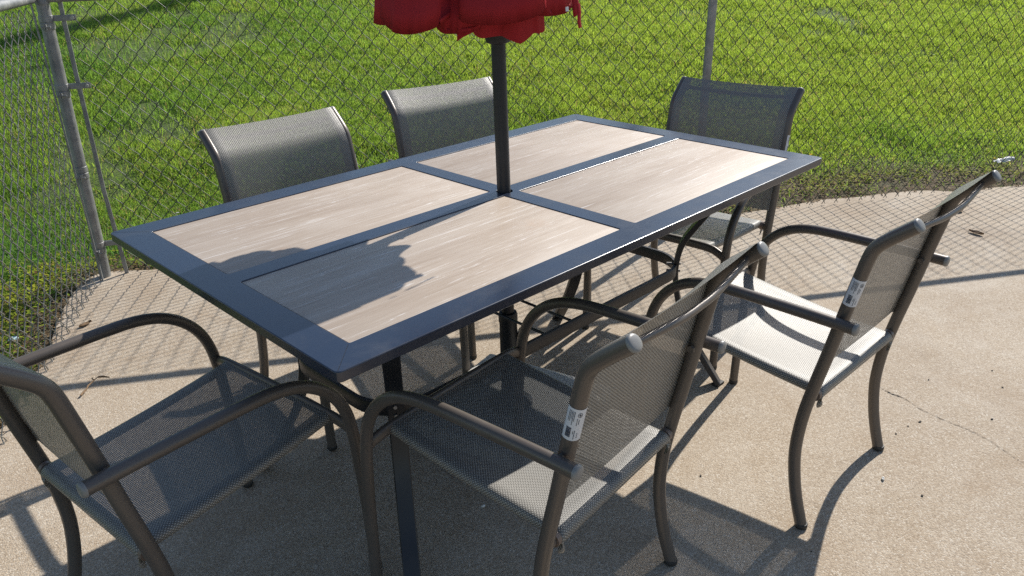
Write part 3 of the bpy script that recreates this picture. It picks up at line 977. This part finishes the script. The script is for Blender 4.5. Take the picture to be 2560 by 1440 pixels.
# ------------------------------------------------------------------ umbrella and base
def make_umbrella():
    u = empty('patio_umbrella', (0, 0, 0))
    tag(u, 'closed red canvas umbrella on a dark pole through the table centre', 'umbrella')
    rp = 0.0188
    b = MB(); b.tube([(0, 0, 0.30), (-0.001, 0.001, 0.75), (-0.004, 0.004, 1.2), (-0.006, 0.006, 2.42)], rp, 24); b.build('pole', M['pole'], u)
    b = MB(); b.lathe([(rp + .001, 0), (.030, .004), (.034, .016), (.034, .050), (.029, .056), (.029, .11), (rp + .001, .112)], 28, (-.004, .004, H + .392)); b.build('runner_collar', M['pole'], u)
    b = MB(); b.tube([(rp * .72, -rp * .72, H + .335), (rp * .80, -rp * .80, H + .335)], .004, 8); b.build('pin_hole', M['rubber'], u)
    b = MB(); b.lathe([(.03, 0), (.03, .02), (.018, .04), (.022, .06), (.016, .08), (.002, .09)], 20, (-.006, .006, 2.42)); b.build('finial', M['pole'], u)
    # folded canopy: overlapping cloth folds hanging round the pole, each fold returning to the rib behind it
    # (start angle, start radius, start hem, end angle, end radius, end hem, bulge, drop)
    folds = [(122, .250, .506, 173, .266, .474, .044, .030), (166, .298, .478, 196, .248, .466, .014, .026), (184, .200, .452, 212, .170, .450, .014, .012),
             (203, .218, .476, 255, .228, .496, .028, .022), (240, .214, .484, 285, .214, .488, .014, .012), (272, .208, .490, 318, .186, .504, .016, .012),
             (306, .168, .500, 348, .150, .515, .012, .010), (342, .140, .520, 22, .115, .535, .010, .008), (16, .110, .540, 62, .115, .540, .010, .008),
             (56, .130, .535, 100, .165, .515, .012, .010), (94, .180, .508, 128, .240, .508, .014, .010)]
    b = MB()
    NZ, NS = 26, 26
    for k, (aL, rL, zL, aR, rR, zR, bulge, drop) in enumerate(folds):
        if aR < aL: aR += 360
        cols = [(-.10, .50, -9), (-.06, .80, -5), (-.02, .96, -1.2)] + [(i_ / NS, 1.0, 0) for i_ in range(NS + 1)] + [(1.02, .96, 1.2), (1.06, .80, 5), (1.10, .50, 9)]
        rows = []
        for iz in range(NZ + 1):
            t = iz / NZ
            row = []
            for (s_, rs, da) in cols:
                q = min(1, max(0, s_))
                w = math.sin(math.pi * q)
                r = rL + (rR - rL) * q + bulge * w
                crease = 0.0030 * math.sin(2 * math.pi * (2.3 * q + .37 * k) + 2.2 * t) + 0.0010 * math.sin(2 * math.pi * (6.1 * q + .21 * k) + 5 * t)
                r = (r + crease * w) * rs
                fall = (1 - t) ** 0.78 * (1 + .05 * math.sin(3.1 * t + k))
                r = r * fall + 0.022 * t + 0.004
                hem = zL + (zR - zL) * q - drop * w ** 0.6 + .0012 * math.sin(7 * q + k * 1.7) + (1 - rs) * .05
                z = H + hem + (2.40 - H - hem) * t
                a = R_(aL + (aR - aL) * q - da * .25 + 3 * math.sin(4 * t + k) * (1 - t) * t)
                row.append((r * math.cos(a) - .004, r * math.sin(a) + .004, z))
            rows.append(row)
        hemrow = [(p[0] * .985, p[1] * .985, p[2] + .012) for p in rows[0]]
        b.grid([hemrow] + rows)
    me = b.mesh('canopy'); smooth(me)
    cn = link('canopy', me, M['canopy'], u)
    so = cn.modifiers.new('thick', 'SOLIDIFY'); so.thickness = 0.0014
    # inner folds seen between the outer ones
    b = MB()
    rows = []
    for iz in range(13):
        t = iz / 12; row = []
        for k in range(97):
            a = 2 * math.pi * k / 96
            r = (0.090 + .018 * abs(math.sin(4.5 * a + .9)) + .006 * math.sin(11 * a) - .030 * math.cos(a - .9)) * (1 - .55 * t)
            z = H + .414 + .026 * abs(((a * 9 / 6.2832 + .3) % 1) - .5) + .008 * math.sin(4 * a) + 1.1 * t
            row.append((r * math.cos(a), r * math.sin(a), z))
        rows.append(row)
    b.grid(rows); me = b.mesh('inner_fold'); smooth(me); ifo = link('inner_fold', me, M['canopy'], u)
    so = ifo.modifiers.new('thick', 'SOLIDIFY'); so.thickness = 0.0014
    # corner pocket flap catching the sun, with stitched edge
    b = MB()
    cdir = R_(292)
    def cp(a, r, z): return (r * math.cos(a), r * math.sin(a), H + z)
    rows = []
    for i in range(9):
        t = i / 8
        rows.append([cp(cdir + R_(x * 7), .214 - .010 * abs(x) - .035 * t, .470 + .21 * t + .012 * x) for x in np.linspace(-.75, .75, 7)])
    b.grid(rows); me = b.mesh('rib_pocket'); smooth(me); pk = link('rib_pocket', me, M['canopy'], u)
    so = pk.modifiers.new('thick', 'SOLIDIFY'); so.thickness = 0.003
    # closing strap and care tag
    b = MB(); a = R_(281)
    b.bar([cp(a, .228, .495), cp(a, .231, .475), cp(a + .01, .229, .455), cp(a + .02, .231, .440)], (math.cos(a + 1.57), math.sin(a + 1.57), 0), .007, .0012); b.build('closing_strap', M['canopy'], u)
    b = MB(); a = R_(268)
    b.bar([cp(a, .2335, .492), cp(a, .2345, .482)], (math.cos(a + 1.57), math.sin(a + 1.57), 0), .0045, .0008); b.build('care_tag', M['white'], u)

    s = empty('umbrella_base', (0, 0, 0))
    tag(s, 'umbrella stand with dark socket, tightening knob and pale stone foot under the table', 'umbrella base')
    b = MB(); b.box(-.235, .235, -.235, .235, 0.0, 0.062)
    st = b.build('stone_foot', M['basestone'], s, 35, 0.014); st.rotation_euler = (0, 0, R_(14)); st.location = (0.01, 0.0, 0)
    b = MB(); b.lathe([(.070, .062), (.070, .070), (.040, .078), (.0265, .09), (.0265, H - .405), (.0285, H - .402), (.0285, H - .380), (.026, H - .372), (.0195, H - .371)], 28, (0, 0, 0)); b.build('socket', M['pole'], s)
    kd = Vector((.80, -.60, 0)); kc = Vector((0, 0, H - .452))
    b = MB(); b.tube([kc + kd * .02, kc + kd * .034], .008, 10)
    n = 16; V = []; F = []
    side = Vector((-kd.y, kd.x, 0)); upv = Vector((0, 0, 1))
    for d_, sc_ in ((.033, .8), (.036, 1), (.048, 1), (.052, .75)):
        for k in range(32):
            a = 2 * math.pi * k / 32; r = .021 * sc_ * (1 + .10 * math.cos(8 * a))
            V.append(kc + kd * d_ + (side * math.cos(a) + upv * math.sin(a)) * r)
    for i in range(3):
        for k in range(32): F.append((i * 32 + k, i * 32 + (k + 1) % 32, (i + 1) * 32 + (k + 1) % 32, (i + 1) * 32 + k))
    F.append(tuple(96 + k for k in range(32))); b.add(V, F)
    b.build('tightening_knob', M['pole'], s)
make_umbrella()

# ------------------------------------------------------------------ lawn grass (stuff)
def in_view(P, m=0.20):
    Q = (P - CP) @ CR.T
    x = Q[:, 0] / Q[:, 2]; y = Q[:, 1] / Q[:, 2]
    hx, hy = 1280 / 1970.28, 720 / 1970.28
    return (Q[:, 2] > 0.3) & (np.abs(x) < hx + m) & (np.abs(y) < hy + m * 0.6), Q[:, 2]

EDGE_D = None
def slab_dist(x, y):
    """signed distance outside the slab edge (positive on the lawn), approximate"""
    pts = np.array([np.array(EDGE[0]) + LD * 7] + EDGE + [np.array(EDGE[-1]) + FD * 9])
    best = np.full(x.shape, 1e9); sign = np.zeros(x.shape)
    for a, b in zip(pts[:-1], pts[1:]):
        d = b - a; L2 = d @ d
        t = np.clip(((x - a[0]) * d[0] + (y - a[1]) * d[1]) / L2, 0, 1)
        px, py = x - a[0] - t * d[0], y - a[1] - t * d[1]
        dist = np.hypot(px, py)
        cr = d[0] * py - d[1] * px
        m = dist < best
        best[m] = dist[m]; sign[m] = np.sign(cr[m])
    return best * sign

def ribbon_mesh(name, base, h, lean_dir, lean, w, col, mat, face):
    """one mesh of bent tapered blades (5 verts, 2 faces each)"""
    n = len(base)
    wx = np.cos(face)[:, None] * np.array([[1, 0, 0]]) + np.sin(face)[:, None] * np.array([[0, 1, 0]])
    ld = np.c_[np.cos(lean_dir), np.sin(lean_dir), np.zeros(n)]
    mid = base + ld * (lean * h * 0.30)[:, None] + np.c_[np.zeros(n), np.zeros(n), h * 0.58]
    tip = base + ld * (lean * h)[:, None] + np.c_[np.zeros(n), np.zeros(n), h * np.sqrt(np.maximum(0.08, 1 - 0.75 * lean ** 2))]
    V = np.empty((n, 5, 3), np.float32)
    V[:, 0] = base - wx * w[:, None]; V[:, 1] = base + wx * w[:, None]
    V[:, 2] = mid + wx * (w * 0.8)[:, None]; V[:, 3] = mid - wx * (w * 0.8)[:, None]; V[:, 4] = tip
    me = D.meshes.new(name)
    me.vertices.add(n * 5)
    me.vertices.foreach_set('co', V.ravel())
    k = np.arange(n)[:, None] * 5
    loops = np.concatenate([k + np.array([[0, 1, 2, 3]]), k + np.array([[3, 2, 4]])], axis=1).ravel()
    me.loops.add(n * 7)
    me.loops.foreach_set('vertex_index', loops.astype(np.int32))
    me.polygons.add(n * 2)
    st = np.empty((n, 2), np.int32); st[:, 0] = np.arange(n) * 7; st[:, 1] = st[:, 0] + 4
    me.polygons.foreach_set('loop_start', st.ravel())
    at = me.color_attributes.new('tint', 'FLOAT_COLOR', 'POINT')
    c = np.ones((n, 5, 4), np.float32); c[:, :, :3] = col[:, None, :]
    at.data.foreach_set('color', c.ravel())
    me.update(calc_edges=True)
    me.validate()
    return link(name, me, mat)

def grass_tint(x, y, d):
    """living, tip-dried and mossy patches of the lawn itself"""
    n = len(x)
    a = vnoise(x, y, 31, 0.55); b = vnoise(x, y, 32, 1.7); c = vnoise(x, y, 33, 6.0)
    g1 = np.array([0.112, 0.238, 0.050]); g2 = np.array([0.268, 0.368, 0.068]); g3 = np.array([0.26, 0.27, 0.075]); dry = np.array([0.34, 0.28, 0.15])
    f = np.clip(0.15 + 0.9 * (a - 0.3) + 0.5 * (b - 0.5) + 0.13 * x + 0.25 * (rng.random(n) - 0.5), 0, 1)[:, None]
    col = g1 * (1 - f) + g2 * f
    y_ = np.clip((c - 0.62) * 2 + (rng.random(n) - 0.75), 0, 1)[:, None]
    col = col * (1 - 0.5 * y_) + g3 * 0.5 * y_
    dm = (rng.random(n) < 0.045 + 0.10 * np.clip(b - 0.6, 0, 1) * 2)[:, None]
    col = np.where(dm, dry, col)
    return col * (0.75 + 0.5 * rng.random(n))[:, None]

def make_lawn():
    N = 2100000
    # candidate points, denser near the camera
    dist = 3.0 + (12.5 - 3.0) * rng.random(N) ** 1.25
    ang = math.atan2(CR[2][1], CR[2][0]) + (rng.random(N) - 0.5) * R_(92)
    x = CP[0] + dist * np.cos(ang); y = CP[1] + dist * np.sin(ang)
    sd = slab_dist(x, y)
    ok = sd > -0.02 * (vnoise(x, y, 61, 14) > 0.55)
    x, y, sd = x[ok], y[ok], sd[ok]
    z = ground_z(x, y)
    P = np.c_[x, y, z]
    v, dep = in_view(P)
    P, sd, dep = P[v], sd[v], dep[v]
    x, y = P[:, 0], P[:, 1]
    # thin, bare places: beside the slab and a few worn spots
    edge = np.clip((sd - 0.06 - 0.30 * np.clip(x - 1.0, 0, 1)) / 0.42, 0, 1)
    worn = vnoise(x, y, 41, 1.1) * 0.6 + vnoise(x, y, 42, 3.3) * 0.4 + 0.05
    keep = np.clip(0.03 + edge ** 1.3, 0, 1) * np.clip((0.80 - worn) * 8, 0.12, 1)
    tuft = vnoise(x, y, 43, 11)
    keep *= np.clip(0.55 + tuft * 0.8, 0, 1)
    k = rng.random(len(x)) < keep
    P, sd, dep = P[k], sd[k], dep[k]
    if len(P) > 820000:
        s = rng.permutation(len(P))[:820000]; P, sd, dep = P[s], sd[s], dep[s]
    n = len(P); x, y = P[:, 0], P[:, 1]
    hh = (0.020 + 0.026 * vnoise(x, y, 44, 2.2) + 0.020 * vnoise(x, y, 45, 9)) * (0.6 + 0.8 * rng.random(n)) * (0.55 + 0.45 * np.clip(sd / 0.5, 0, 1))
    w = (0.0009 + 0.0010 * rng.random(n)) * (0.75 + dep / 7.5)
    col = grass_tint(x, y, sd)
    o = ribbon_mesh('grass', P, hh, rng.random(n) * 6.283, 0.25 + 0.75 * rng.random(n), w, col, M['grass'], rng.random(n) * 3.1416)
    tag(o, 'short patchy green lawn on the bank beyond the fence', 'grass', kind='stuff')
    print('grass blades', n)

def leaf_mesh(name, base, rad, tilt, az, col, mat, asp=0.7):
    """flat broad leaves: 6-gon fans"""
    n = len(base)
    a = np.linspace(0, 2 * np.pi, 7)[:-1]
    rr_ = np.array([1.0, .75, .72, .85, .72, .75])
    lx = np.cos(a) * rr_; ly = np.sin(a) * rr_ * asp
    ca, sa = np.cos(az)[:, None], np.sin(az)[:, None]
    ct, st = np.cos(tilt)[:, None], np.sin(tilt)[:, None]
    X = lx[None] * rad[:, None]; Y = ly[None] * rad[:, None]
    px = X * ct; pz = X * st + np.abs(Y) * 0.25
    V = np.stack([base[:, 0:1] + px * ca - Y * sa, base[:, 1:2] + px * sa + Y * ca, base[:, 2:3] + pz], axis=2).astype(np.float32)
    me = D.meshes.new(name)
    me.vertices.add(n * 6); me.vertices.foreach_set('co', V.ravel())
    k = np.arange(n)[:, None] * 6
    loops = np.concatenate([k + np.array([[0, 1, 2, 3]]), k + np.array([[0, 3, 4, 5]])], axis=1).ravel()
    me.loops.add(n * 8); me.loops.foreach_set('vertex_index', loops.astype(np.int32))
    me.polygons.add(n * 2); me.polygons.foreach_set('loop_start', (np.arange(n * 2) * 4).astype(np.int32))
    at = me.color_attributes.new('tint', 'FLOAT_COLOR', 'POINT')
    c = np.ones((n, 6, 4), np.float32); c[:, :, :3] = col[:, None, :]
    at.data.foreach_set('color', c.ravel())
    me.update(calc_edges=True); me.validate()
    return link(name, me, mat)

def scatter(n, dmin, dmax, power=1.0):
    dist = dmin + (dmax - dmin) * rng.random(n) ** power
    ang = math.atan2(CR[2][1], CR[2][0]) + (rng.random(n) - 0.5) * R_(92)
    x = CP[0] + dist * np.cos(ang); y = CP[1] + dist * np.sin(ang)
    P = np.c_[x, y, ground_z(x, y)]
    v, _ = in_view(P)
    return P[v]

def make_weeds():
    # broad-leaved weeds in clumps through the lawn, creeping weeds in the strip by the slab
    P = scatter(420000, 2.2, 11, 1.2)
    sd = slab_dist(P[:, 0], P[:, 1])
    cl = vnoise(P[:, 0], P[:, 1], 51, 3.1) * 0.5 + vnoise(P[:, 0], P[:, 1], 52, 8.0) * 0.5
    strip = np.exp(-((sd - 0.26 - 0.14 * np.clip(P[:, 0] - 1, 0, 1)) / (0.20 + 0.08 * np.clip(P[:, 0] - 1, 0, 1))) ** 2)
    keep = (sd > 0.02) & (rng.random(len(P)) < np.clip((cl - 0.60) * 3.2, 0, 1) * 0.5 + 0.9 * strip * np.clip((cl - 0.26) * 2.4, 0, 1))
    P, sd = P[keep], sd[keep]
    n = len(P)
    P[:, 2] += 0.012 + 0.035 * rng.random(n)
    st = np.exp(-((sd - 0.24) / 0.2) ** 2)
    g = np.array([0.115, 0.215, 0.025]); yl = np.array([0.42, 0.40, 0.035]); br = np.array([0.20, 0.13, 0.05])
    f = np.clip(st * 0.55 + 0.5 * (rng.random(n) - 0.45), 0, 1)[:, None]
    col = g * (1 - f) + yl * f
    col = np.where((rng.random(n) < 0.12 * (0.2 + st))[:, None], br, col) * (0.7 + 0.6 * rng.random(n))[:, None]
    o = leaf_mesh('weeds', P, 0.005 + 0.009 * rng.random(n), (rng.random(n) - 0.3) * 0.9, rng.random(n) * 6.283, col, M['leafy'])
    tag(o, 'low yellow-green creeping weeds in the strip between slab and lawn', 'weeds', kind='stuff')
    # brown leaf litter along the slab edge
    P = scatter(120000, 2.0, 7, 1.0)
    sd = slab_dist(P[:, 0], P[:, 1])
    keep = (sd > -0.015) & (rng.random(len(P)) < np.exp(-((sd - 0.05) / (0.13 + 0.13 * np.clip(P[:, 0] - 1, 0, 1))) ** 2))
    P, sd = P[keep], sd[keep]; n = len(P)
    P[:, 2] = np.maximum(P[:, 2], -0.02) + 0.004 + 0.014 * rng.random(n)
    P[sd < 0.0, 2] = 0.004
    c0 = np.array([0.17, 0.105, 0.055]); c1 = np.array([0.32, 0.24, 0.14]); f = rng.random(n)[:, None]
    col = (c0 * (1 - f) + c1 * f) * (0.5 + 0.8 * rng.random(n))[:, None]
    o = leaf_mesh('leaf_litter', P, 0.005 + 0.012 * rng.random(n), (rng.random(n) - 0.5) * 1.0, rng.random(n) * 6.283, col, M['leafy'], 0.45)
    tag(o, 'dry brown leaf litter and bare soil along the slab edge', 'litter', kind='stuff')
    # dandelion dots and clover heads
    P = scatter(900, 3.2, 9, 1.0)
    sd = slab_dist(P[:, 0], P[:, 1]); P = P[sd > 0.35][:46]; n = len(P)
    P[:, 2] += 0.055
    col = np.where((rng.random(n) < 0.55)[:, None], np.array([0.62, 0.42, 0.015]), np.array([0.62, 0.60, 0.55]))
    o = leaf_mesh('lawn_flowers', P, 0.009 + 0.005 * rng.random(n), (rng.random(n) - 0.5) * 0.6, rng.random(n) * 6.283, col, M['leafy'], 1.0)
    tag(o, 'tiny yellow and white flowers scattered through the lawn', 'flowers', kind='stuff')
make_terrain()
make_lawn()
make_weeds()

# ------------------------------------------------------------------ small things on the slab
def chip(name, x, y, size, mat, label, cat, seed, flat=0.35, group=None, z=0.0):
    rr = random.Random(seed)
    bm = bmesh.new()
    bmesh.ops.create_icosphere(bm, subdivisions=2, radius=1.0)
    ax = rr.uniform(.7, 1.4)
    for v in bm.verts:
        j = 1 + .35 * (rr.random() - .5)
        v.co = Vector((v.co.x * j * size * ax, v.co.y * j * size / ax, (v.co.z + .75) * j * size * flat))
    me = D.meshes.new(name); bm.to_mesh(me); bm.free()
    for p in me.polygons: p.use_smooth = False
    o = link(name, me, mat); o.location = (x, y, z + 0.001); o.rotation_euler = (0, 0, rr.random() * 6.28)
    tag(o, label, cat, group)
    return o

def dead_leaf(x, y, size, seed, label, z=0.002, mat='dry', curl=0.6):
    rr = random.Random(seed)
    rows = []
    for i in range(9):
        t = i / 8
        wd = size * .42 * math.sin(math.pi * min(1, t * .95 + .04)) ** .8 * (1 + .3 * (rr.random() - .5))
        row = []
        for k in range(5):
            q = -1 + k / 2
            row.append(((t - .5) * size * 2, q * wd, size * curl * (.35 * q * q + .5 * (t - .5) ** 2) * (1 + .4 * rr.random()) + .002 * rr.random()))
        rows.append(row)
    b = MB(); b.grid(rows)
    o = b.build('dead_leaf', M[mat], None, 60)
    o.location = (x, y, z); o.rotation_euler = (0, 0, rr.random() * 6.28)
    tag(o, label, 'leaf')
    return o

def twig(x, y, ang, L, label, seed):
    rr = random.Random(seed)
    t = empty('twig', (x, y, 0.003), ang)
    tag(t, label, 'twig')
    p = [(i / 6 * L - L / 2, .006 * (rr.random() - .5), .004 + .012 * (i / 6) + .003 * rr.random()) for i in range(7)]
    b = MB(); b.tube(p, [.0035, .0034, .003, .0028, .0025, .002, .0015], 6); b.build('stem', M['dry'], t)
    b = MB(); b.tube([p[5], (p[5][0] + .008, .014, .014), (p[5][0] + .030, .030, .006)], [.002, .0025, .001], 6); b.build('side_shoot', M['dry'], t)
    b = MB(); b.tube([p[6], (p[6][0] + .012, -.012, .012), (p[6][0] + .022, -.030, .004)], [.003, .004, .002], 6); b.build('side_shoot', M['dry'], t)
twig(-0.862, 1.190, R_(38), 0.10, 'small dry forked twig on the slab near the corner fence post', 4)
chip('pebble', 0.493, -0.961, 0.0055, M['white'], 'tiny white pebble lying alone on the sunlit concrete beside the lit chair', 'pebble', 1, .7)
chip('pebble', -0.345, -0.241, 0.005, M['white'], 'tiny pale pebble in the deep shade below the table', 'pebble', 2, .7)
bits = [(0.164, -0.589), (0.734, -0.903), (0.847, -0.931), (0.799, -0.914), (1.009, -1.085), (1.231, -1.052), (1.325, -0.994), (0.495, -1.064), (0.096, -0.947), (1.001, -0.553), (0.298, 0.626), (1.12, -0.86)]
for i, (x, y) in enumerate(bits):
    chip('bark_crumb', x, y, 0.0026 + 0.0022 * random.random(), M['darkbit'], 'dark crumb of bark lying on the bare concrete', 'crumb', 20 + i, .35, 'dark crumbs strewn over the concrete')
dead_leaf(2.49, -0.356, .028, 1, 'thin curled brown leaf on the concrete inside the mesh shadow')
dead_leaf(2.68, -0.53, .036, 2, 'dark flat dead leaf on the mesh shadow, beside the curled brown leaf')
dead_leaf(2.972, -0.364, .03, 3, 'dead leaf nearest the slab edge below the far chair back')
dead_leaf(-0.696, 1.72, .028, 5, 'small dry leaf on the slab beside the short fence run')
def litter():
    t = empty('litter', (4.064, -0.246, float(ground_z(np.array(4.064), np.array(-0.246))) + 0.02), R_(-30))
    tag(t, 'scrap of white crumpled paper lying in the weeds beyond the fence', 'litter')
    rr = random.Random(8); rows = []
    for i in range(7):
        rows.append([((i / 6 - .5) * .10, (k / 4 - .5) * .05, .012 + .018 * rr.random()) for k in range(5)])
    b = MB(); b.grid(rows); b.build('paper_scrap', M['white'], t, 20)
    b = MB(); b.tube([(.02, 0, .022), (.05, .004, .026), (.10, .008, .020)], [.012, .015, .013], 10); b.build('paper_roll', M['white'], t)
litter()
o = chip('plastic_scrap', -0.93, 1.83, 0.018, M['blue'], 'pale blue scrap of plastic on the soil behind the short fence run', 'litter', 40, .3, z=-0.012)

# ------------------------------------------------------------------ pole outside the picture whose shadow crosses the lawn
def utility_pole():
    x, y = 11.2, 7.86
    z = float(ground_z(np.array(x), np.array(y)))
    t = empty('utility_pole', (x, y, z - 0.3))
    tag(t, 'wooden utility pole up the bank, only its shadow crosses the lawn', 'pole')
    b = MB(); b.tube([(0, 0, 0), (0, 0, 6), (0.03, 0, 13)], [.21, .19, .15], 20); b.build('shaft', M['wood'], t)
    b = MB(); b.bar([(-.1, -1.1, 12.3), (-.1, 1.1, 12.3)], (0, 0, 1), .06, .045); b.build('cross_arm', M['wood'], t)
utility_pole()
